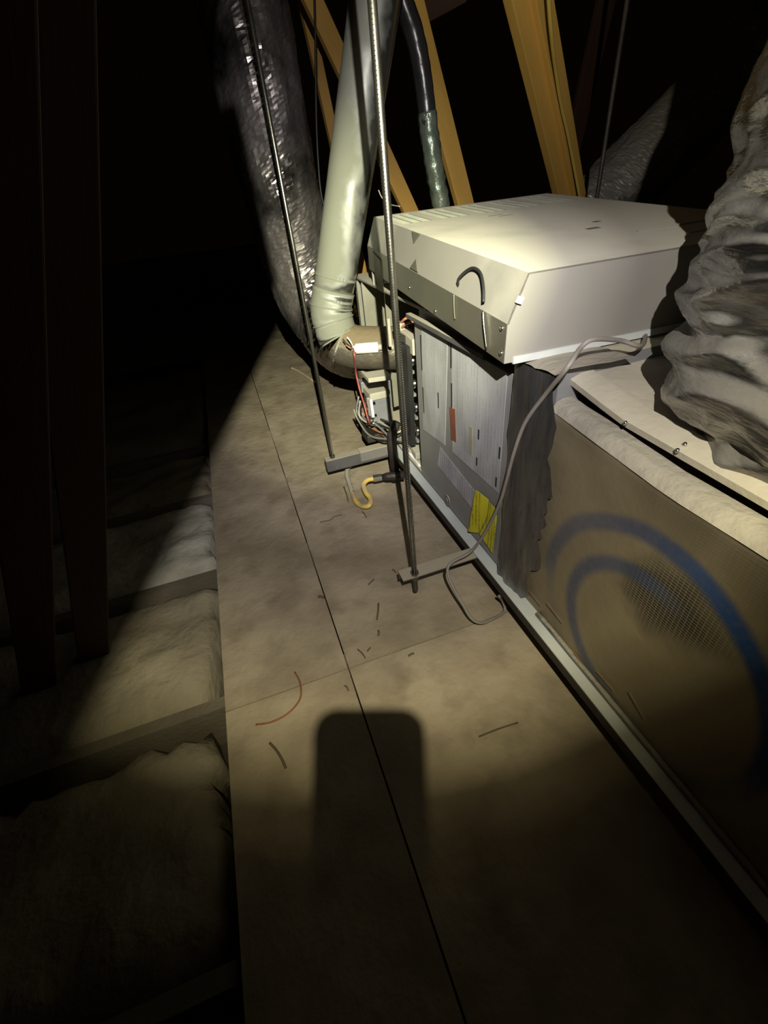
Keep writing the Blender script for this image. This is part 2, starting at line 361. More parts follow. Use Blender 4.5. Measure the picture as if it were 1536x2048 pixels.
batt(.93, 1.49, -.022, 'dusty tan insulation batt with a lumpy top left of the deck', 3.1, gap=.05)
batt(1.54, 2.105, -.012, 'palest bulging insulation batt against the left deck edge', 8.2, mm='batt_pale', amp=.035)
batt(2.155, 2.715, -.03, 'dim insulation batt past the pale bulging one', 12.7)
batt(.32, .88, -.035, 'grey insulation batt with a torn ragged edge by the deck corner', 17.3, tear=True)
batt(-.9, .27, -.03, 'dark insulation batt at lower left of the deck', 22.9)
batt(2.765, 4.6, -.03, 'far dark insulation batt beyond the last joist', 31.9)
b = MB(); nx, ny = 50, 26
for j in range(ny + 1):
    for i in range(nx + 1):
        x = -4 + 8.5 * i / nx; y = 4.70 + 2.45 * j / ny
        b.v.append(Vector((x, y, -.03 + .05 * N3(x * 2, y * 2, 9) + .03 * N3(x * 6, y * 6, 4))))
b.f = [(j * (nx + 1) + i, j * (nx + 1) + i + 1, (j + 1) * (nx + 1) + i + 1, (j + 1) * (nx + 1) + i) for j in range(ny) for i in range(nx)]
tag(b.build('loose_insulation', M['batt'], smooth=True), 'pale loose fill insulation spread beyond the far end of the deck', 'insulation', kind='stuff')

# ------------------------------------------------------------------ furnace
XP = .61; ZT = .848; ZB = .158; YN = .775; YF = 2.27; YD = 1.545; XB = 1.30
fur = thing('furnace', (.95, 1.5, ZB), 'grey horizontal furnace with open burner compartment and labelled blower door', 'furnace')
c = MB(); t = .012
c.box((XP + .02, YN, ZB), (XB, YD, ZT - .004))                               # closed blower compartment
c.box((XP, YD, ZT - t), (XB, YF, ZT)); c.box((XP, YD, ZB), (XB, YF, ZB + t)); c.box((XB - t, YD, ZB + t), (XB, YF, ZT - t))
c.box((XP + .012, YF - t, ZB + t), (XB - t, YF, ZT - t))
c.box((XP - .004, YN + .1, ZT - .010), (XP + .022, YF, ZT - .002))            # top front flange
c.build('casing', M['casing'], fur)
box('top_flange', (XP - .006, YD - .12, ZT - .004), (XP + .16, YF + .004, ZT + .002), M['plentop'], fur)
c = MB(); c.box((XP - .002, YF - .03, ZB), (XP + .012, YF, ZT - .008)); c.build('door_jamb', M['inside'], fur)
c = MB()                                                                       # heat exchanger face with its upright ribs
c.box((.90, YD + .005, ZB + t), (.91, YF - t, ZT - t))
for k in range(6): c.box((.885, YD + .06 + k * .11, ZB + t), (.90, YD + .085 + k * .11, ZT - t))
c.build('vestibule_panel', M['inside'], fur)
c = MB(); c.obox((.75, YF - .10, .6), (.14, .0, .0), (0, .004, 0), (0, 0, .23)); c.build('rib', M['inside'], fur)
c = MB(); c.obox((.78, YF - .22, .55), (.11, .02, .0), (0, .004, 0), (0, 0, .28)); c.build('rib', M['inside'], fur)
box('blower_door', (XP - .004, .90, ZB + .006), (XP + .021, YD - .01, .795), M['door'], fur, bevel=.003)
# bar along the top of the door
c = MB(); c.obox(((XP - .014), 1.29, .808), (.010, 0, 0), (0, .27, 0), (0, 0, .008)); c.build('door_rail', M['strut_dark'], fur, bevel=.002)
def sheet(name, q, m, parent=fur, th=.0012, label=None, x=XP - .005):
    # a flat printed sheet on the door: q holds the (y, z) corners
    b = MB(); n = len(q)
    b.v = [Vector((x, p[0], p[1])) for p in q] + [Vector((x - th, p[0], p[1])) for p in q]
    b.f = [tuple(range(n)), tuple(range(2 * n - 1, n - 1, -1))] + [(i, (i + 1) % n, (i + 1) % n + n, i + n) for i in range(n)]
    o = b.build(name, m, parent)
    if label: o['label'] = label
    return o
YZ = lambda p: (p[1], p[2])
sheet('label_sheet', [YZ((0.6100, 1.4657, 0.7841)), YZ((0.6100, 1.2635, 0.7967)), YZ((0.6100, 1.2938, 0.4206)), YZ((0.6100, 1.4923, 0.3967))], M['paper'], label='tall narrow grey printed label')
sheet('label_sheet', [YZ((0.6100, 1.2400, 0.7963)), (.932, .792), YZ((0.6100, 0.9363, 0.4353)), YZ((0.6100, 1.2346, 0.4237))], M['paper'], label='large grey printed label')
sheet('label_sheet', [YZ((0.6100, 1.3364, 0.3941)), YZ((0.6100, 1.0423, 0.3548)), YZ((0.6100, 1.0572, 0.2785)), YZ((0.6100, 1.3626, 0.3017))], M['paper2'], label='long lilac grey printed label')
sheet('sticker', [YZ((0.6100, 1.2523, 0.5820)), YZ((0.6100, 1.2128, 0.5885)), YZ((0.6100, 1.2048, 0.4743)), YZ((0.6100, 1.2420, 0.4683))], M['orange'], th=.0022, label='orange red warning sticker')
sheet('sticker', [YZ((0.6100, 1.1157, 0.5740)), YZ((0.6100, 1.0969, 0.5738)), YZ((0.6100, 1.0950, 0.4766)), YZ((0.6100, 1.1180, 0.4777))], M['olive'], th=.0022, label='olive green strip')
def tagpiece(q, xs):
    b = MB(); b.v = [Vector((XP - .006 - x, y, z)) for (y, z), x in zip(q, xs)] + [Vector((XP - .0075 - x, y, z)) for (y, z), x in zip(q, xs)]
    n = len(q); b.f = [tuple(range(n)), tuple(range(2 * n - 1, n - 1, -1))] + [(i, (i + 1) % n, (i + 1) % n + n, i + n) for i in range(n)]
    return b.build('yellow_tag', M['yellow'], fur)
tagpiece([YZ((0.6100, 1.0474, 0.3826)), YZ((0.6100, 0.9825, 0.3829)), YZ((0.6100, 0.9879, 0.3076)), YZ((0.6100, 1.0262, 0.2197)), YZ((0.6100, 1.0870, 0.1836))], [.010, .002, .002, .004, .012])['label'] = 'bright yellow printed tag, upper half'
tagpiece([YZ((0.6100, 0.9760, 0.3776)), YZ((0.6100, 0.9300, 0.3796)), YZ((0.6100, 0.9283, 0.3393)), YZ((0.6100, 0.9346, 0.2044)), YZ((0.6100, 1.0227, 0.2180)), YZ((0.6100, 0.9819, 0.3098))], [.003, .005, .004, .006, .004, .002])['label'] = 'bright yellow printed tag, lower half'
for (y, z, hh) in ((YZ((0.6100, 1.4749, 0.6984)) + (.060,)), (YZ((0.6100, 1.4748, 0.5232)) + (.050,)), (YZ((0.6100, 1.2403, 0.7597)) + (.045,)), (YZ((0.6100, 1.2375, 0.6266)) + (.04,)), (YZ((0.6100, 1.3410, 0.5720)) + (.028,)), (YZ((0.6100, 1.0601, 0.5686)) + (.016,)), (YZ((0.6100, 0.9430, 0.5647)) + (.018,)), (YZ((0.6100, 1.0661, 0.4736)) + (.014,)), (YZ((0.6100, 0.9506, 0.4652)) + (.016,))):
    sheet('print_bar', [(y - .0035, z - hh), (y + .0035, z - hh), (y + .0035, z + hh), (y - .0035, z + hh)], M['dark'], th=.002)
c = MB(); p = (0.6100, 1.2822, 0.1885); c.tube([(XP - .004, p[1], p[2]), (XP - .007, p[1], p[2])], .024, 18); c.tube([(XP - .007, p[1], p[2]), (XP - .009, p[1], p[2])], .010, 12); c.build('emblem', M['strut'], fur)
# foil tape closing the joint to the plenum
c = MB(); ny, nz = 22, 40; V = []
for j in range(nz + 1):
    for i in range(ny + 1):
        u = i / ny; v = j / nz
        z = ZB - .004 + (.842 - ZB) * v
        y1 = .722 + .030 * N3(v * 9, 4, 1) + .018 * N3(v * 31, 2, 1) + (.20 * max(0, .25 - v)) + .10 * max(0, v - .7)
        y = .920 + (y1 - .920) * u
        x = XP - .016 + .020 * max(0, u - .55) + .0045 * N3(y * 42, z * 7, 3) + .0025 * N3(y * 90, z * 16, 6)
        if u < .16: x += .02 * (.16 - u) / .16
        V.append((x, y, z))
c.add(V, [(j * (ny + 1) + i, j * (ny + 1) + i + 1, (j + 1) * (ny + 1) + i + 1, (j + 1) * (ny + 1) + i) for j in range(nz) for i in range(ny)])
# cap over the top
o0 = len(c.v); W = ny + 1
for j in range(7):
    for i in range(W):
        q = V[nz * W + i]; c.v.append(Vector((q[0] + .03 * j, q[1] - .004 * j, .842 + (.008 if 0 < j else 0) + .004 * N3(q[1] * 30, j, 2))))
c.f += [(o0 + j * W + i, o0 + j * W + i + 1, o0 + (j + 1) * W + i + 1, o0 + (j + 1) * W + i) for j in range(6) for i in range(ny)]
tp = c.build('joint_tape', M['tape'], fur, smooth=True); tp['label'] = 'wrinkled dull foil tape'
# burners and controls inside
for k, (px, py) in enumerate(((822, 715), (826, 762), (830, 812), (833, 862))):
    p = [(0.6400, 1.6751, 0.6069), (0.6400, 1.6676, 0.5150), (0.6400, 1.6600, 0.4155), (0.6400, 1.6579, 0.3075)][k]
    b = MB(); y0 = p[1]; z0 = p[2]
    b.tube([(.632, y0, z0), (.66, y0, z0), (.668, y0, z0), (.74, y0, z0)], [.021, .016, .011, .012], 14)
    bo = b.build('burner', M['chrome'], fur, smooth=True)
    g = MB(); g.box((.628, y0 - .03, z0 - .042), (.64, y0 + .02, z0 - .030)); g.build('bracket', M['valve'], bo)
    g = MB(); g.tube([(.622, y0 - .008, z0 + .02), (.633, y0 - .008, z0 + .02)], .009, 8); g.build('screw', M['chrome'], bo)
a = (0.6150, 1.6531, 0.6793); bb = (0.6150, 1.6685, 0.2506)
b = MB(); b.hexa([(.606, bb[1] - .03, bb[2]), (.606, bb[1] + .045, bb[2]), (.626, bb[1] + .045, bb[2]), (.626, bb[1] - .03, bb[2]), (.606, a[1] - .03, a[2]), (.606, a[1] + .045, a[2]), (.626, a[1] + .045, a[2]), (.626, a[1] - .03, a[2])]); b.build('manifold_shield', M['dark'], fur)
p = (0.6400, 1.6835, 0.6863); b = MB(); b.obox(p, (.02, 0, 0), (0, .085, .006), (0, .0, .030)); b.build('bracket_plate', M['tan'], fur, bevel=.003)
p = (0.6200, 1.6948, 0.6948); b = MB(); b.obox(p, (.006, 0, 0), (0, .028, 0), (0, 0, .014)); b.build('slot_plate', M['dark'], fur)
p = (0.6200, 1.7322, 0.7260); b = MB(); b.obox(p, (.02, 0, 0), (0, .012, 0), (0, 0, .018)); b.build('limit_switch', M['tan'], fur, bevel=.003)
p = (0.6000, 1.8003, 0.6956); b = MB(); b.obox(p, (.006, 0, 0), (0, .010, .0), (0, 0, .055)); b.build('bracket_arm', M['tan'], fur, bevel=.002)
for dz in (0, .02): wire('igniter_wire', [tuple(Vector((0.6300, 1.7647, 0.7231)) + Vector((0, 0, -dz))), tuple(Vector((0.6300, 1.6871, 0.7610)) + Vector((0, 0, -dz + .004))), tuple(Vector((0.6600, 1.6789, 0.7719)) + Vector((0, 0, -dz)))], .005, M['copper'], fur)
# gas valve block
p = Vector((0.5700, 1.9657, 0.3149))
gv = MB(); gv.obox(p, (.045, 0, 0), (0, .055, 0), (0, 0, .065)); gv.obox(p + Vector((-.03, .0, .0)), (.025, 0, 0), (0, .030, 0), (0, 0, .075)); gvo = gv.build('gas_valve', M['valve'], fur, bevel=.006)
b = MB(); b.obox(p + Vector((-.01, .0, .085)), (.045, 0, 0), (0, .07, 0), (0, 0, .018)); b.build('valve_cap', M['tan'], gvo, bevel=.006)
b = MB(); b.tube([p + Vector((-.07, -.035, .035)), p + Vector((-.03, -.035, .035))], .018, 14); b.build('knob', M['chrome'], gvo, smooth=True)
for dy, dz in ((-.05, .05), (-.052, -.01), (-.05, -.05), (.0, -.06)):
    b = MB(); b.tube([p + Vector((-.062, dy, dz)), p + Vector((-.03, dy, dz))], .011, 10); b.build('valve_fitting', M['chrome'], gvo, smooth=True)
b = MB(); b.obox(p + Vector((-.062, -.005, 0)), (.004, 0, 0), (0, .006, 0), (0, 0, .072)); b.build('valve_rib', M['dark'], gvo)
p2 = Vector((0.5100, 1.8905, 0.3577)); b = MB(); b.obox(p2, (.006, 0, 0), (0, .030, -.006), (0, .004, .042)); b.build('control_label', M['white'], fur, bevel=.002)['label'] = 'bright white control box'
p3 = Vector((0.5400, 1.8330, 0.5178)); b = MB(); b.obox(p3, (.05, -.01, .0), (0, .045, .0), (0, 0, .010)); b.build('mount_plate', M['tan'], fur, bevel=.003)
p3 = Vector((0.5300, 2.0345, 0.4131)); b = MB(); b.obox(p3, (.022, 0, 0), (0, .03, 0), (0, 0, .026)); b.build('black_connector', M['valve'], fur, bevel=.004)
p3 = Vector((0.5400, 2.0611, 0.4271)); b = MB(); b.tube([p3 + Vector((0, 0, .09)), p3], .026, 14); b.build('drain_spout', M['elbow'], fur, smooth=True)
p3 = Vector((0.5400, 1.9951, 0.1676)); b = MB(); b.obox(p3, (.05, 0, 0), (0, .05, 0), (0, 0, .020)); b.build('junction_block', M['black_iron'], fur, bevel=.006)
p3 = Vector((0.6000, 2.0087, 0.5722)); 
# wire bundle under the valve
random.seed(3)
for k in range(9):
    a = Vector((0.5000, 2.0852, 0.2226)) + Vector((random.uniform(-.02, .03), random.uniform(-.03, .03), random.uniform(-.03, .03)))
    q = Vector((0.5800, 1.7408, 0.2713)) + Vector((random.uniform(-.02, .02), random.uniform(-.03, .03), random.uniform(-.03, .03)))
    mid = (a + q) / 2 + Vector((random.uniform(-.03, .02), random.uniform(-.02, .02), random.uniform(-.06, .02)))
    st = a + Vector((random.uniform(-.02, .02), random.uniform(-.02, .03), random.uniform(.02, .09)))
    wire('control_wire', [st, a, mid, q, q + Vector((.04, 0, .02))], .0055, M[['cable', 'dark', 'tan', 'copper', 'dark', 'cable', 'valve', 'dark', 'tan'][k]], fur, per=6, n=6)
for pts, mm in (([(0.6100, 1.7126, 0.2004), (0.6200, 1.6683, 0.1757), (0.6200, 1.5988, 0.1732), (0.6300, 1.6035, 0.1420)], 'white'), ([(0.6000, 1.6999, 0.1990), (0.6000, 1.6909, 0.1434), (0.6000, 1.6131, 0.1376), (0.6200, 1.5806, 0.1368)], 'cable'), ([(0.6000, 1.7306, 0.2355), (0.6000, 1.6949, 0.2270), (0.6200, 1.6902, 0.1906)], 'tan')):
    wire('loose_wire', pts, .0065, M[mm], fur)
p = Vector((0.6400, 1.6774, 0.2044)); b = MB(); b.obox(p, (.02, 0, 0), (0, .045, .008), (0, .0, .016)); b.build('bracket_plate', M['tan'], fur, bevel=.003)
# gas drip pipe
gp = MB(); g0 = Vector((0.5450, 1.7193, 0.2899)); g1 = Vector((0.5450, 1.7543, 0.0620))
gp.tube([g0 + Vector((.03, 0, .05)), g0, (g0.x, g0.y, g1.z)], .020, 14)
gp.ring((g0.x, g0.y, g1.z + .012), (0, 0, 1), .004, .027, .018)
gp.build('gas_pipe', M['black_iron'], fur, smooth=True)

# drain pan under the furnace and plenum
pan = thing('drain_pan', (.95, .8, .115), 'long pale metal pan edge running under furnace and foil plenum', 'drain pan')
XL = .575
b = MB(); b.box((XP + .02, -.95, .118), (1.36, 2.36, .148)); b.build('pan_body', M['strut'], pan)
b = MB(); b.box((XL + .001, -.95, .116), (XL + .005, 2.30, .148)); b.build('lip_shade_strip', M['black_iron'], pan)  # black strip added to paint a wider shade band under the lip
b = MB(); b.box((XL, -.95, .148), (XP + .06, 2.30, .152)); b.build('pan_lip', M['pan'], pan)

# ------------------------------------------------------------------ supply plenum
XD = .615
ple = thing('supply_plenum', (.96, -.1, .152), 'foil faced duct plenum with blue sprayed rings beside the furnace', 'duct')
b = MB()
prof = []
prof.append((XD, .154)); 
for z in (.25, .35, .45, .55, .65): prof.append((XD, z))
ys = [-.95 + (.773 + .95) * j / 34 for j in range(35)]
rows = []
for y in ys:
    zt = .742 + .025 * max(0, (y - .45)) / .27 - .02 * max(0, .3 - y) / 1.2
    row = [Vector((x + .003 * N3(y * 5, z * 5, 1), y, z)) for x, z in prof]
    for k in range(1, 8):
        a = math.pi / 2 * k / 7
        row.append(Vector((XD + .036 * (1 - math.cos(a)) + .004 * N3(y * 9, k * .3, 2), y, zt - .042 + .042 * math.sin(a) + .004 * N3(y * 14, k * .4, 5))))
    row.append(Vector((XD + .052, y, zt + .001))); row.append(Vector((XD + .052, y, zt - .06)))
    rows.append(row)
nr = len(rows[0]); 
b.v = [p for r in rows for p in r]; b.f = [(j * nr + i, j * nr + i + 1, (j + 1) * nr + i + 1, (j + 1) * nr + i) for j in range(len(rows) - 1) for i in range(nr - 1)]
b.f.append(tuple(range(nr))); b.f.append(tuple((len(rows) - 1) * nr + i for i in range(nr)))
dp = b.build('duct_board', M['duct'], ple, smooth=True, origin=(0, 0, 0)); auto_smooth(dp, 50)
# dusty fuzzy edge band along the top of the board
b = MB(); rows = []
for y in ys[8:]:
    zt = .742 + .025 * max(0, (y - .45)) / .27 - .02 * max(0, .3 - y) / 1.2
    r = []
    for k in range(8):
        a = math.pi / 2 * (.36 + .64 * k / 7); lift = .0035 + .004 * N3(y * 22, k * .7, 7)
        r.append(Vector((XD + (.036 + lift) - (.036 + lift) * math.cos(a) - lift, y, zt - .042 + (.042 + lift) * math.sin(a))))
    r.append(Vector((XD + .056, y, zt + .003 + .003 * N3(y * 30, 1, 1))))
    rows.append(r)
nr = 9; b.v = [p for r in rows for p in r]; b.f = [(j * nr + i, j * nr + i + 1, (j + 1) * nr + i + 1, (j + 1) * nr + i) for j in range(len(rows) - 1) for i in range(nr - 1)]
b.build('dusty_edge', M['ductdust'], ple, smooth=True)['label'] = 'pale dust along the top edge'
b = MB(); b.box((XD + .052, -.95, .16), (XB, .70, .70)); b.build('plenum_core', M['strut'], ple)
# sheet metal top, its front lip lifted clear of the board
b = MB(); rows = []
for j in range(31):
    y = -.95 + 1.735 * j / 30
    zl = .775 + .012 * max(0, y - .3) / .3 + (.022 * max(0, y - .62) / .16) - .012 * max(0, .2 - y)
    rows.append([Vector((XP + .052, y, zl - .014)), Vector((XP + .050, y, zl - .001)), Vector((XP + .052, y, zl)), Vector((XP + .075, y, zl + .008)), Vector((XP + .105, y, zl + .010)), Vector((XP + .112, y, zl + .002)), Vector((XP + .3, y, zl + .004)), Vector((XB, y, zl + .004)), Vector((XB, y, zl - .014))])
nr = 9; b.v = [p for r in rows for p in r]; b.f = [(j * nr + i, j * nr + i + 1, (j + 1) * nr + i + 1, (j + 1) * nr + i) for j in range(30) for i in range(nr - 1)]
tpn = b.build('top_panel', M['plentop'], ple, smooth=True); auto_smooth(tpn, 30)
for p in ((0.6818, 0.7491, 0.8000), (0.6535, 0.5993, 0.7880), (0.6565, 0.4837, 0.7850), (0.6966, 0.7527, 0.8100), (0.6832, 0.6173, 0.7900), (0.6743, 0.4873, 0.7900)):
    b = MB(); p = Vector(p); b.tube([p - Vector((.0, 0, .004)), p + Vector((-.002, 0, .002))], .0034, 8); b.build('screw', M['chrome'], tpn, smooth=True)
# small foil stains and rust flakes at the foot of the plenum
random.seed(5)
for p, q in (((0.6120, 0.7482, 0.1980), (0.6120, 0.6945, 0.1958)), ((0.6120, 0.6732, 0.2280), (0.6120, 0.6033, 0.2225)), ((0.6120, 0.6445, 0.1528), (0.6120, 0.5802, 0.1564)), ((0.6120, 0.5428, 0.1694), (0.6120, 0.4882, 0.1637)), ((0.6120, 0.4660, 0.1945), (0.6120, 0.4117, 0.1969)), ((0.6120, 0.3787, 0.2407), (0.6120, 0.3254, 0.2161))):
    p = Vector(p); q = Vector(q); d = (q - p); nn = Vector((-.3, 0, 1)).cross(d).normalized()
    b = MB(); u = d.normalized().cross(Vector((1, 0, 0))) * .004
    b.hexa([p + Vector((0, 0, 0)), p + u, p + u + Vector((-.003, 0, 0)), p + Vector((-.003, 0, 0)), q, q + u * .3, q + u * .3 + Vector((-.003, 0, 0)), q + Vector((-.003, 0, 0))])
    b.build('torn_strip', M['rust'], ple)
# cut edge strip of board resting along the pan
b = MB(); b.tube([(XD - .006, .70 - .03 * k, .160 + .003 * N3(k * .7, 2, 2)) for k in range(52)], .008, 6); b.build('edge_strip', M['tape'], ple, smooth=True)

# ------------------------------------------------------------------ removed door panel lying on the furnace
R = Matrix(((0.9987, 0.0501, -0.0056), (-0.0504, 0.9974, -0.0510), (0.0030, 0.0512, 0.9987))); H0 = Vector((0.5378, 0.8451, 0.8520))
hd = thing('door_panel', H0, 'large beige louvred door panel lying on top of the furnace', 'panel')
HW, HL, h1, bw, h2 = .775, 1.12, .082, .036, .174
def hp(a, l, u): return H0 + R @ Vector((a, l, u))
def hbox(b, a0, l0, u0, a1, l1, u1): b.hexa([hp(a0, l0, u0), hp(a1, l0, u0), hp(a1, l1, u0), hp(a0, l1, u0), hp(a0, l0, u1), hp(a1, l0, u1), hp(a1, l1, u1), hp(a0, l1, u1)])
t = .003
LV = [(.060 + k * .140, .164 + k * .140) for k in range(5)]; L0, L1 = .835, 1.085
sec = [(0, h1), (bw, h2)]
b = MB()                                                                       # top sheet with openings cut for the louvres
xs = [bw] + [v for p in LV for v in p] + [HW]
def quad_sheet(b, a0, l0, a1, l1): hbox(b, a0, l0, h2 - t, a1, l1, h2)
quad_sheet(b, bw, 0, HW, L0); quad_sheet(b, bw, L1, HW, HL)
for a0, a1 in zip(xs[0::2], xs[1::2]): quad_sheet(b, a0, L0, a1, L1)
b.hexa([hp(0, 0, h1), hp(bw, 0, h2), hp(bw + .002, 0, h2 - t), hp(t, 0, h1), hp(0, HL, h1), hp(bw, HL, h2), hp(bw + .002, HL, h2 - t), hp(t, HL, h1)])
for l0 in (0, HL - t):                                                        # end faces
    q = [(0, 0), (HW, 0), (HW, h2), (bw, h2), (0, h1)]
    b.add([hp(a, l0, u) for a, u in q] + [hp(a, l0 + t, u) for a, u in q], [(0, 1, 2, 3, 4), (9, 8, 7, 6, 5)] + [(i, (i + 1) % 5, (i + 1) % 5 + 5, i + 5) for i in range(5)])
hbox(b, HW - t, 0, 0, HW, HL, h2)
b.build('panel_shell', M['hood'], hd)
b = MB(); hbox(b, -.0005, .002, 0, t, HL - .002, h1 + .001); b.build('side_flange', M['hood_edge'], hd)['label'] = 'bare dull lower flange'
b = MB(); hbox(b, .02, -.004, -.003, HW, .006, .012); b.build('end_lip', M['pan'], hd)
for a0, a1 in LV:
    f = MB(); hbox(f, a0, L0, h2 - .020, a1, L1, h2 - .016); lv = f.build('louvre', M['slot'], hd)
    s_ = MB(); n_ = 22
    for k in range(n_):
        l0 = L0 + (L1 - L0) * (k + .15) / n_; hbox(s_, a0, l0, h2 - .010, a1, l0 + .0042, h2 - .002)
    for q in (.33, .66): hbox(s_, a0 + (a1 - a0) * q - .002, L0, h2 - .009, a0 + (a1 - a0) * q + .002, L1, h2 - .0005)
    tag(s_.build('slats', M['slat'], lv), kind='stuff')
# stand-off tabs under the raised far end
for a0, a1, l0 in ((.004, .05, HL - .02), (.10, .15, HL - .02), (.60, .66, HL - .02)):
    f = MB(); zt_ = ZT + .003
    pts = [hp(a0, l0, .004), hp(a1, l0, .004), hp(a1, l0 + .004, .004), hp(a0, l0 + .004, .004)]
    f.hexa([Vector((q.x, q.y, zt_)) for q in pts] + pts); f.build('foot_tab', M['hood'], hd)
f = MB(); f.hexa([hp(-.002, .93, -.05), hp(-.002, 1.02, -.055), hp(.001, 1.02, -.055), hp(.001, .93, -.05), hp(-.006, .93, .06), hp(-.006, 1.04, .075), hp(-.001, 1.04, .075), hp(-.001, .93, .06)]); f.build('bent_tab', M['hood_edge'], hd)
# knock-out wire loop, screws, clips, embossed marks
wire('wire_loop', [hp(.012, .272, .093), hp(.004, .258, .119), hp(.013, .235, .140), hp(.018, .205, .151), hp(.016, .165, .147), hp(.006, .128, .127), hp(-.003, .106, .103)], .0034, M['dark'], hd)
wire('wire_end', [hp(-.005, .103, .086), hp(-.007, .090, .055), hp(-.006, .073, .010)], .0019, M['chrome'], hd)
wire('wire_end', [hp(-.003, .268, .084), hp(-.004, .263, .055), hp(-.003, .259, .027)], .0018, M['hood_edge'], hd)
for a, l, u in ((-.001, .020, .070), (-.001, .015, .019), (-.001, .40, .012), (-.001, .62, .03)):
    f = MB(); f.tube([hp(a + .002, l, u), hp(a - .003, l, u)], .0045, 10); f.build('screw', M['chrome'], hd, smooth=True)
f = MB(); f.obox(hp(.020, -.004, .128), R @ Vector((.003, 0, .006)), R @ Vector((0, .004, 0)), R @ Vector((.005, 0, -.002))); f.build('corner_clip', M['pan'], hd)
for (a, l, u, sgn) in ((.034, .632, .172, -1), (.002, .57, .086, 1)):
    f = MB(); A, B, D = hp(a - .002, l + .035, u + .002), hp(a - .002, l - .032, u + .002), hp(a - .010 if sgn < 0 else a + .006, l, u - .024 if sgn < 0 else u + .030)
    nrm = R @ Vector((-.0025, 0, .001)); f.add([A, B, D, A + nrm, B + nrm, D + nrm], [(0, 1, 2), (3, 5, 4), (0, 3, 4, 1), (1, 4, 5, 2), (2, 5, 3, 0)]); f.build('edge_clip', M['hood_edge'], hd)
for a0, l0, a1, l1 in ((.325, .738, .375, .744), (.345, .705, .392, .711), (.385, .30, .42, .318), (.46, .38, .48, .395)):
    f = MB(); hbox(f, a0, l0, h2 - .001, a1, l1, h2 + .0012); f.build('embossed_mark', M['slot'], hd)
f = MB(); hbox(f, .44, .19, h2, .78, .196, h2 + .004); hbox(f, .50, .10, h2, .78, .106, h2 + .003); f.build('crease', M['hood'], hd)

# ------------------------------------------------------------------ hanger rods and struts
SZ = .145
s0 = Vector((0.3092, 1.0117, 0.1450))
sf = thing('support_strut', (s0.x, s0.y, .10), 'front dusty steel angle carrying the furnace at its near rod', 'strut')
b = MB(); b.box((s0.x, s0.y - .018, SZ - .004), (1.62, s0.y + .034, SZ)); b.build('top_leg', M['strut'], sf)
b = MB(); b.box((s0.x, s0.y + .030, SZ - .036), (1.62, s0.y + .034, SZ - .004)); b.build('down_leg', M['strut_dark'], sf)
r0 = Vector((0.2575, 1.9313, 0.1450)); 
sr = thing('support_strut', (r0.x, r0.y, .09), 'rear dark steel channel carrying the furnace at its far rod', 'strut')
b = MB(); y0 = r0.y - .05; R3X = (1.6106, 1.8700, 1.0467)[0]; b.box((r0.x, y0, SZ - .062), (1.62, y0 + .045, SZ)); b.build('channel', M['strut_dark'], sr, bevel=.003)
b = MB(); b.box((r0.x + .17, y0 - .004, SZ - .050), (r0.x + .34, y0 + .048, SZ + .004)); b.build('tape_wrap', M['strut'], sr, bevel=.004)
b = MB(); b.box((r0.x + .045, y0 - .003, SZ - .05), (r0.x + .05, y0, SZ - .044)); b.build('bolt', M['chrome'], sr)
def rod(x, y, z0, z1, r, zn, label, m='steel'):
    t_ = thing('hanger_rod', (x, y, z0), label, 'rod', 'threaded hanger rods')
    b = MB(); b.tube([(x, y, z0), (x, y, z0 + .3), (x, y, 1.0), (x, y, z1)], r, 14); b.build('shaft', M[m], t_, smooth=True)
    b = MB(); pts = []; turns = int((min(z1, z0 + 1.6) - z0) / .006)
    for k in range(turns * 6): pts.append((x + r * math.cos(k * math.pi / 3), y + r * math.sin(k * math.pi / 3), z0 + .006 * k / 6))
    b.tube(pts, .0011, 3); tag(b.build('thread', M[m], t_), kind='stuff')
    for z in zn:
        b = MB(); b.tube([(x, y, z), (x, y, z + .011)], r * 1.75, 6); b.build('nut', M[m], t_)
fr = Vector((0.3544, 1.0268, 0.1450)); rod(fr.x, s0.y - .004, .070, 2.6, .0082, (SZ + .001, SZ - .016), 'near hanger rod rising from the front strut, brightest and nearest')
rr = Vector((0.2956, 1.9436, 0.1450)); rod(rr.x, y0 + .0225, .075, 2.6, .0080, (SZ + .001,), 'left hanger rod rising from the rear dark strut', 'steel')
rod(R3X, y0 + .0225, .075, 2.7, .0080, (SZ + .001,), 'far hanger rod behind the door panel near the grey duct', 'black_iron')

# ------------------------------------------------------------------ flue pipe
fp = thing('flue_pipe', (.6, 2.1, .5), 'dusty galvanised flue pipe leaning up from an elbow at the furnace', 'pipe')
A = Vector((0.4543, 2.0800, 0.8155)); Bp = Vector((0.7198, 2.0800, 1.6033)); dirp = (Bp - A).normalized()
b = MB(); top = A + dirp * 1.9; n_ = 40
b.tube([A + (top - A) * k / 30 for k in range(31)], .086, n_, disp=lambda th, s, i: .0012 * N3(math.cos(th) * 2, math.sin(th) * 2, i * .6)); b.build('pipe_section', M['flue'], fp, smooth=True)
for s in (.010, -.075):
    b = MB(); b.ring(A + dirp * (s + .06), dirp, .083, .0895, .005, 40); b.build('seam_band', M['flue'], fp)
    q = A + dirp * (s + .06); f = MB()
    for k in range(3):
        th = .0
        d = (Vector((-.15 + .16 * k, -1, 0))); d = (d - dirp * d.dot(dirp)).normalized()
        f.obox(q + d * .088, dirp * .006, d * .004, dirp.cross(d) * .005)
    f.build('band_clip', M['flue'], fp)
path = [A + dirp * .02, A - dirp * .06, Vector((0.4373, 2.0700, 0.7011)), Vector((0.4492, 2.0500, 0.6345)), Vector((0.5021, 2.0200, 0.6034)), Vector((0.5775, 1.9850, 0.5914)), Vector((0.6518, 1.9600, 0.5838))]
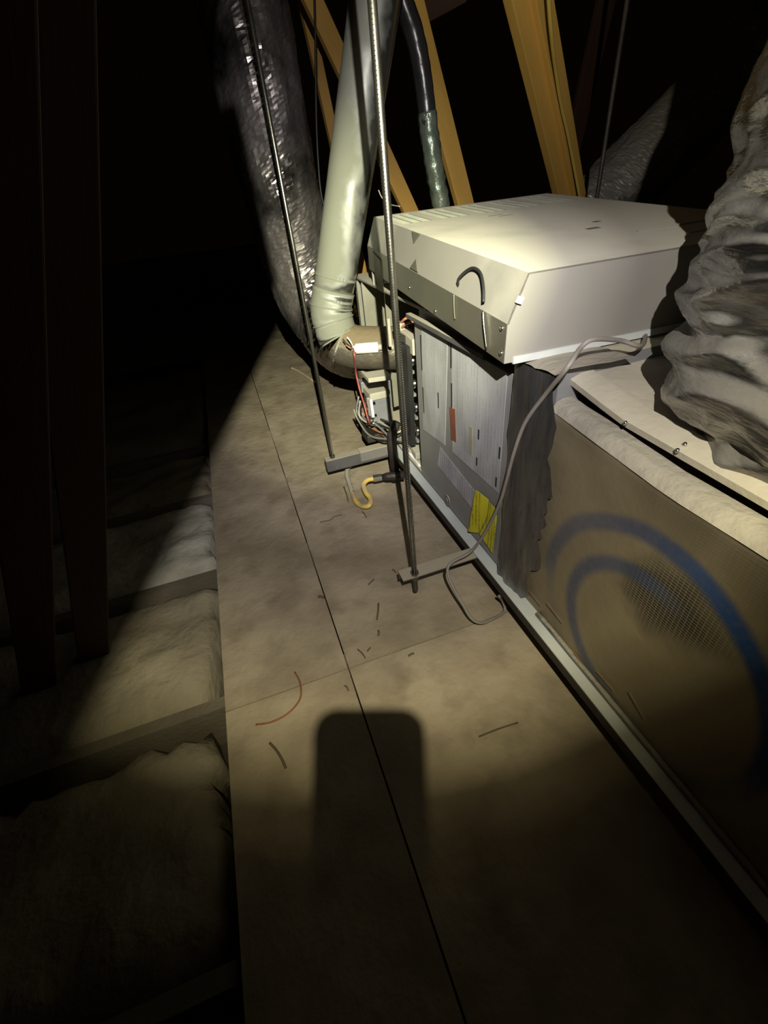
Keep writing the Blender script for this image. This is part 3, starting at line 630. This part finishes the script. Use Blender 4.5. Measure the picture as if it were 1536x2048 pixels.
pp = cat(path, 5)
b = MB(); b.tube(pp[:15], .089, 40, disp=lambda th, s, i: .0025 * (1 if i % 4 == 0 else 0)); b.build('elbow', M['flue'], fp, smooth=True)
for i in (4, 9, 14):
    ax = (pp[i + 1] - pp[i - 1]).normalized(); f = MB(); f.ring(pp[i], ax, .086, .0945, .003, 40); f.build('gore_seam', M['flue'], fp)
f = MB(); i = 17; ax = (pp[i + 1] - pp[i - 1]).normalized(); f.ring(pp[i - 1], ax, .086, .097, .004, 40); f.build('collar_ring', M['flue'], fp)
b = MB(); b.tube(pp[15:] + [pp[-1] + (pp[-1] - pp[-2]).normalized() * .10], .0915, 40); b.build('inlet_collar', M['elbow'], fp, smooth=True)
# white cylinder lying on the elbow, with its wires
i = 22; wc = Vector((0.5284, 1.9000, 0.6221)); ax = (pp[26] - pp[21]).normalized(); ax = Vector((ax.x, ax.y, 0)).normalized()
wt = thing('wire_splice_housing', wc, 'white plastic wire housing lying on the flue elbow', 'housing')
b = MB(); b.tube([wc - ax * .050, wc - ax * .047, wc + ax * .047, wc + ax * .050], [.017, .022, .022, .017], 18); b.build('body', M['white'], wt, smooth=True)
b = MB(); b.tube([wc + ax * .049, wc + ax * .066], .013, 12); b.build('end_cap', M['tan'], wt, smooth=True)
b = MB(); b.tube([wc - ax * .049, wc - ax * .068], [.016, .008], 10); b.build('neck', M['white'], wt, smooth=True)
for k, (dx, dz) in enumerate(((-.09, .03), (-.10, .055), (-.08, .06))):
    wire('stub_wire', [wc - ax * .060, wc + Vector((dx * .85, -.012, dz * .6)), wc + Vector((dx, 0, dz))], .003, M[['copper', 'dark', 'white'][k]], wt, n=6)
wire('red_lead', [wc - ax * .062 + Vector((0, -.01, .005)), (0.4567, 1.8500, 0.6152), (0.4850, 1.9775, 0.5006), (0.4850, 1.9524, 0.4308), (0.4950, 1.9438, 0.3583), (0.5000, 1.9236, 0.2890), (0.5200, 1.9666, 0.2345)], .0042, M['redwire'], wt)

# ------------------------------------------------------------------ flexible ducts
def flexduct(name, path, R_, n, per, disp, m, label, flat=False, grp='foil flexible ducts'):
    t_ = cat(path, per); b = MB(); b.tube(t_, R_, n, disp); o = b.build(name, m, None, smooth=not flat)
    return tag(o, label, 'duct', grp)
random.seed(11)
def d_left(th, s, i):
    return .014 * N3(math.cos(th) * 2.2, math.sin(th) * 2.2, s * 12) + .004 * N3(math.cos(th) * 5, math.sin(th) * 5, s * 45) + .0017 * random.uniform(-1, 1)
flexduct('flex_duct', [(0.4013, 2.7500, 2.1124), (0.3970, 2.7500, 1.8346), (0.4070, 2.7500, 1.5294), (0.4183, 2.7500, 1.2176), (0.4382, 2.7500, 0.9360), (0.4856, 2.7200, 0.6750), (0.6533, 2.6600, 0.4246), (1.0, 2.62, .44)], .190, 72, 34, d_left, M['foil'], 'dark shiny foil duct curving down behind the flue pipe at left', flat=True)
def d_back(th, s, i):
    return .014 * N3(math.cos(th) * 2, math.sin(th) * 2, s * 9) + .006 * N3(math.cos(th) * 8, math.sin(th) * 8, s * 30) + .002 * random.uniform(-1, 1)
flexduct('flex_duct', [(2.0601, 2.9800, 0.5306), (2.3487, 2.9800, 0.7520), (2.6371, 2.9800, 0.9460), (2.9983, 2.9800, 1.2016), (3.3719, 2.9800, 1.4597), (3.7487, 2.9800, 1.7111), (4.1270, 2.9800, 1.9644)], .235, 64, 40, d_back, M['foil_far'], 'grey dusty duct rising to the right behind the door panel', flat=True)
cx_, cy_ = .985, .395
def d_big(th, s, i):
    z = .79 + 1.4 * s; c1, s1 = math.cos(th), math.sin(th)
    w1 = z + .10 * math.cos(th + 2.6) + .03 * N3(c1 * 1.5, s1 * 1.5, z * 3)                       # folds run aslant round the duct
    f = 1 - abs(N3(c1 * 1.1 + 3, s1 * 1.1, w1 * 9)) * 2.0
    g = 1 - abs(N3(c1 * 2.4, s1 * 2.4 + 7, (z - .12 * math.cos(th + 2.0)) * 15)) * 2.2
    h = 1 - abs(N3(c1 * 5, s1 * 5 + 2, (z + .08 * math.sin(th)) * 30)) * 2.2
    big = N3(c1 * 1.3, s1 * 1.3 + 5, z * 5)
    ring = -.024 * max(0, 1 - abs(w1 - 1.02) / .03) - .022 * max(0, 1 - abs(w1 - 1.22) / .035)
    return .028 * big + .024 * max(f, 0) ** 2 + .015 * max(g, 0) ** 2 + .0030 * max(h, 0) ** 2 + ring - .014
path = [(cx_ + .01, cy_ - .0, .785), (cx_, cy_, .86), (cx_, cy_, .98), (cx_ + .005, cy_, 1.1), (cx_ + .01, cy_, 1.25), (cx_ + .02, cy_, 1.45), (cx_ + .05, cy_, 1.75), (cx_ + .1, cy_, 2.2)]
t_ = cat(path, 26); NN = len(t_)
b = MB(); b.tube(t_, [.325 - .055 * max(0, 1 - i / 22) for i in range(NN)], 150, d_big)
bigd = b.build('flex_duct', M['flexbig'], None, smooth=True)
bm = bmesh.new(); bm.from_mesh(bigd.data)
for _ in range(2): bmesh.ops.smooth_vert(bm, verts=bm.verts, factor=.5, use_axis_x=True, use_axis_y=True, use_axis_z=True)
bm.to_mesh(bigd.data); bm.free(); tag(bigd, 'large wrinkled silver flexible duct standing on the plenum at right', 'duct', 'foil flexible ducts')
# taped line rising behind the door panel
ls = thing('taped_line', (1.0564, 2.2500, 1.0933), 'dark line wrapped in ragged foil tape rising behind the door panel', 'line')
pth = [(0.8775, 2.2500, 1.7809), (0.9101, 2.2500, 1.7086), (0.9554, 2.2500, 1.6048), (0.9827, 2.2500, 1.4781), (0.9975, 2.2500, 1.3558), (1.0184, 2.2500, 1.2222), (1.0532, 2.2500, 1.0559), (1.1052, 2.2500, 0.8473)]
q = cat(pth, 12); k = 48
b = MB(); b.tube(q[:k + 1], .036, 20, disp=lambda th, s, i: .002 * N3(th, i * .4, 2)); b.build('bare_line', M['blackhose'], ls, smooth=True)
b = MB(); b.tube(q[k - 4:], .038, 22, disp=lambda th, s, i: .006 * N3(math.cos(th) * 3, math.sin(th) * 3, i * .45) + .0015 * random.uniform(-1, 1)); b.build('tape_wrap', M['linewrap'], ls, smooth=True)

# ------------------------------------------------------------------ roof truss timbers
def timber(p0, p1, w_, d_, hint, m, label, grp='roof truss timbers'):
    p0 = Vector(p0); p1 = Vector(p1); ax = (p1 - p0).normalized(); h = Vector(hint); u = (h - ax * h.dot(ax)).normalized(); v = ax.cross(u)
    L_ = (p1 - p0).length; mid = (p0 + p1) / 2
    me = MB(); me.obox((0, 0, 0), (w_ / 2, 0, 0), (0, d_ / 2, 0), (0, 0, L_ / 2)); o = me.build('roof_timber', m, bevel=.003, origin=(0, 0, -L_ / 2))
    o.matrix_world = Matrix.Translation(p0) @ Matrix((u, v, ax)).transposed().to_4x4()
    tag(o, label, 'timber', grp); return o
def ext(p, q, zlo, zhi):
    p = Vector(p); q = Vector(q); d = (q - p) / (q.z - p.z); return p + d * (zlo - p.z), p + d * (zhi - p.z)
a, c_ = ext((1.3346, 2.1500, 1.6775), (1.9862, 2.6200, 1.0236), .0, 2.6)
timber(a, c_, .112, .045, (1, .45, 0), M['wood'], 'broad amber timber right of centre rising behind the door panel')
off = Vector((.098, .012, 0)); timber(a + off, c_ + off, .088, .04, (1, .45, 0), M['wood'], 'narrow amber timber fixed along the right edge of the broad one')
cc = [tuple(Vector((1.3562, 2.0500, 1.7014)) + Vector((0, -.03, 0))), tuple(Vector((1.4438, 2.1300, 1.5928)) + Vector((0, -.03, 0))), tuple(Vector((1.5592, 2.2400, 1.4947)) + Vector((0, -.03, 0))), tuple(Vector((1.6821, 2.3400, 1.3811)) + Vector((0, -.03, 0))), tuple(Vector((1.7858, 2.4100, 1.2826)) + Vector((0, -.03, 0))), tuple(Vector((1.9207, 2.5000, 1.1380)) + Vector((0, -.03, 0))), tuple(Vector((2.0215, 2.5600, 1.0152)) + Vector((0, -.03, 0))), tuple(Vector((2.1198, 2.6200, 0.8889)) + Vector((0, -.03, 0)))]
tag(wire('timber_cable', cc, .008, M['yellow_tube']), 'thin yellow cable stapled down the broad amber timber', 'cable')
a, c_ = ext((1.1933, 2.7200, 1.6554), (1.4733, 2.8600, 1.0561), .0, 2.5)
timber(a, c_, .105, .04, (1, .2, 0), M['wood'], 'amber timber behind the taped line, cut by the door panel edge')
a, c_ = ext((0.8351, 3.1000, 1.8165), (1.2118, 3.1000, 1.0647), .0, 2.6)
timber(a, c_, .09, .04, (1, .1, 0), M['wood_dark'], 'brown timber slanting behind the flue pipe and near rod')
a, c_ = ext((0.8858, 3.5000, 1.6427), (0.9196, 3.5000, 1.3644), .0, 2.6)
timber(a, c_, .06, .04, (1, .1, 0), M['wood_dark'], 'dim thin timber left of the flue pipe near its top')
a, c_ = ext((2.9439, 3.7000, 1.9409), (2.8401, 3.7000, 1.3200), .0, 2.8)
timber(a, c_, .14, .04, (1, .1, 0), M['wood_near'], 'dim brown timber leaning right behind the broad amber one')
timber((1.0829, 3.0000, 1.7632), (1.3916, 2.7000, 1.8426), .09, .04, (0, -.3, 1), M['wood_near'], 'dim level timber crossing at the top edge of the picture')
# two dark studs close on the left, and an added unseen board blocking the lamp
p0 = Vector((-0.2929, 0.9800, 0.8559)); p1 = Vector((-0.0462, 0.8000, 1.3876)); a, c_ = ext(p0, p1, -.19, 1.9)
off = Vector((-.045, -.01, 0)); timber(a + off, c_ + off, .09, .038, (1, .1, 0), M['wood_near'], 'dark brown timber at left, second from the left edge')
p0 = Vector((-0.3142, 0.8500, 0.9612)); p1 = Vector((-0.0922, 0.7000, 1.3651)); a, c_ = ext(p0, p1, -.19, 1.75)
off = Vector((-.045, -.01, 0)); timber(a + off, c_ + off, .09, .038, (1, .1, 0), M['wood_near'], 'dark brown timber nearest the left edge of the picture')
k_ = .10
EA = LAMP + (Vector((-1.10, -.50, 0)) - LAMP) * k_; EB = LAMP + (Vector((.528, 5.37, 0)) - LAMP) * k_
sd = (EB - EA).normalized(); left = Vector((-sd.y, sd.x, 0))
timber(EA + left * .019 + Vector((0, 0, .07)), EB + sd * .02 + left * .019 + Vector((0, 0, .07)), .14, .038, (0, 0, 1), M['wood_near'], 'added unseen board beside the lamp left of the camera, shading the left side')

# ------------------------------------------------------------------ gas connector, cable, phone
gc = thing('gas_connector', (0.3825, 1.7145, 0.0300), 'yellow coated flexible gas tube looping on the deck', 'gas tube')
wire('tube_yellow', [(0.4455, 1.7214, 0.0850), (0.4118, 1.7333, 0.0800), (0.3857, 1.7164, 0.0700), (0.3826, 1.6736, 0.0550), (0.3888, 1.6287, 0.0450), (0.3705, 1.5975, 0.0350), (0.3458, 1.6210, 0.0250), (0.3304, 1.6755, 0.0200), (0.3362, 1.7546, 0.0200)], .0115, M['yellow_tube'], gc, n=12)
tb = wire('tube_dusty', [(0.3350, 1.7505, 0.0200), (0.3428, 1.8299, 0.0220), (0.3521, 1.9066, 0.0280), (0.3681, 1.9517, 0.0340), (0.3872, 1.9690, 0.0400)], .0112, M['tan'], gc, n=12); tb['label'] = 'dust grey end of the tube'
b = MB(); a = Vector((0.4392, 1.7247, 0.0850)); c_ = Vector((0.4777, 1.7137, 0.0880)); e_ = Vector((0.5256, 1.6947, 0.0900)); b.tube([a, c_], [.017, .016], 8); b.build('flare_nut', M['chrome'], gc)
b = MB(); b.tube([c_, c_ + (e_ - c_) * .5, e_, e_ + (e_ - c_)], [.013, .019, .019, .02], 12); b.build('pipe_nipple', M['black_iron'], gc, smooth=True)
cb = [(1.0, .93, .835), (0.7988, 0.7390, 0.8700), (0.7379, 0.7401, 0.8900), (0.6583, 0.7250, 0.9100), (0.6303, 0.7248, 0.9000), (0.5797, 0.6939, 0.8800), (0.5850, 0.7563, 0.8022), (0.5850, 0.8156, 0.7130), (0.5850, 0.8485, 0.6184), (0.5850, 0.8728, 0.5146), (0.5800, 0.8866, 0.4411), (0.5700, 0.9204, 0.3358), (0.5550, 0.9576, 0.2409), (0.5264, 0.9689, 0.2000), (0.4773, 0.9672, 0.1900), (0.4513, 0.9576, 0.1800), (0.4447, 0.9406, 0.1600), (0.4480, 0.9082, 0.1300), (0.4567, 0.8694, 0.1000), (0.4705, 0.8340, 0.0600), (0.4979, 0.8182, 0.0400), (0.5434, 0.8248, 0.0300), (0.5864, 0.8377, 0.0200), (0.6063, 0.8520, 0.0200), (0.6003, 0.8611, 0.0500), (0.5763, 0.8480, 0.1000)]
tag(wire('control_cable', cb, .0047, M['cable'], per=8, n=10), 'grey control cable draped over the plenum joint and looping at the strut', 'cable')
tag(wire('pale_cord', [(0.7062, 2.1000, 1.1614), (0.7184, 2.1000, 1.1355), (0.7463, 2.1000, 1.1108), (0.7557, 2.0000, 1.1023)], .0022, M['tan']), 'thin pale cord behind the near rod above the panel', 'cord')
tag(wire('hanging_cord', [(0.7832, 3.0000, 1.9477), (0.7508, 3.0000, 1.7396), (0.7010, 3.0000, 1.4489), (0.6738, 3.0000, 1.1991), (0.6771, 2.9800, 1.0844)], .006, M['dark']), 'thin dark cord hanging left of the flue pipe', 'cord')

# ------------------------------------------------------------------ litter on the deck
def litter(name, pts, r, m, label, cat_, per=6, grp=None):
    o = wire(name, [(p[0], p[1], p[2] + r) for p in pts], r, M[m], per=per, n=7); tag(o, label, cat_, grp)
G = .0035
litter('wire_scrap', [(-0.0969, 0.9020, 0.0035), (-0.0887, 0.8615, 0.0035), (-0.0942, 0.8161, 0.0035), (-0.1138, 0.7904, 0.0035), (-0.1489, 0.7723, 0.0035), (-0.1924, 0.7680, 0.0035), (-0.2308, 0.7774, 0.0035)], .0026, 'rustwire', 'rust red curved wire scrap lying on the deck', 'wire')
litter('wire_scrap', [(-0.2001, 0.7096, 0.0035), (-0.1871, 0.6858, 0.0035), (-0.1765, 0.6580, 0.0035), (-0.1693, 0.6283, 0.0035)], .0034, 'twig', 'short dark curved wire scrap below the rust red one', 'wire')
litter('wood_chip', [(0.3825, 3.7838, 0.0035), (0.4265, 3.6566, 0.0035), (0.4925, 3.3449, 0.0035)], .010, 'pale', 'pale thin stick lying far back on the deck', 'stick')
litter('wire_scrap', [(0.1433, 1.6168, 0.0035), (0.1929, 1.6125, 0.0035), (0.2106, 1.6282, 0.0035), (0.2476, 1.6264, 0.0035)], .002, 'twig', 'faint wavy dark wire scrap left of the yellow tube', 'wire')
for k, (a, c_, r, lab) in enumerate((
        ((0.2302, 1.0597, 0.0035), (0.2026, 0.9942, 0.0035), .004, 'thin splinter lying lengthways left of the front strut'),
        ((0.1926, 0.9484, 0.0035), (0.1861, 0.9293, 0.0035), .004, 'tiny dark chip below the lengthways splinter'),
        ((0.1081, 0.9037, 0.0035), (0.1209, 0.8640, 0.0035), .003, 'slanted splinter just above the cross joint'),
        ((0.1345, 0.8863, 0.0035), (0.1474, 0.8951, 0.0035), .003, 'small chip right of the slanted splinter'),
        ((0.2474, 0.8181, 0.0035), (0.2665, 0.8198, 0.0035), .004, 'brown chip on the cross joint to the right'),
        ((0.3262, 0.5164, 0.0035), (0.4395, 0.5110, 0.0035), .0025, 'long thin twig in the bright patch right of the phone shadow'),
        ((0.0393, 1.1787, 0.0035), (0.0569, 1.1655, 0.0035), .006, 'dark crumb beside the lengthways seam'),
        ((0.2257, 1.1622, 0.0035), (0.2524, 1.1781, 0.0035), .003, 'small chip left of the front strut end'),
        ((0.3385, 1.6062, 0.0035), (0.3416, 1.5554, 0.0035), .003, 'splinter under the yellow tube loop'),
        ((0.3150, 1.8409, 0.0035), (0.3018, 1.7112, 0.0035), .004, 'dark hooked scrap left of the yellow tube'),
        ((0.3338, 1.1989, 0.0035), (0.3403, 1.1782, 0.0035), .003, 'tiny scrap beside the strut end'),
        ((0.0357, 0.7970, 0.0035), (0.0411, 0.7772, 0.0035), .003, 'tiny chip on the seam above the phone shadow'))):
    d = Vector(c_) - Vector(a); mid = (Vector(a) + Vector(c_)) / 2 + Vector((.002, .001, .001))
    litter('splinter', [a, tuple(mid), c_], r * .8, 'twig', lab, 'splinter', 4, 'splinters and chips on the deck')
ph = thing('smartphone', Vector((0, 0, 1.2)) - CAM_UP * .06, 'dark smartphone at the viewpoint casting the rounded shadow on the deck', 'phone')
b = MB(); pw, plen, pr = .078, .165, .017; x0, x1, y1, y0 = -.020, .058, .015, -.150; loop = []
for (cx, cy, a0) in ((x1 - pr, y1 - pr, 0), (x0 + pr, y1 - pr, 90), (x0 + pr, y0 + pr, 180), (x1 - pr, y0 + pr, 270)):
    for k in range(7):
        a = math.radians(a0 + 15 * k); loop.append((cx + pr * math.cos(a), cy + pr * math.sin(a)))
nl = len(loop)
for bk in (.006, .014): b.v += [Vector((0, 0, 1.2)) + CAM_X * x + CAM_UP * y - CAM_F * bk for x, y in loop]
b.f = [tuple(range(nl)), tuple(range(2 * nl - 1, nl - 1, -1))] + [(i, (i + 1) % nl, (i + 1) % nl + nl, i + nl) for i in range(nl)]
b.build('phone_body', M['dark'], ph)
b = MB(); b.obox(Vector((0, 0, 1.2)) + CAM_X * .019 - CAM_UP * .068 - CAM_F * .0145, CAM_X * .036, CAM_UP * .078, CAM_F * .0006); b.build('screen', M['dark'], ph)
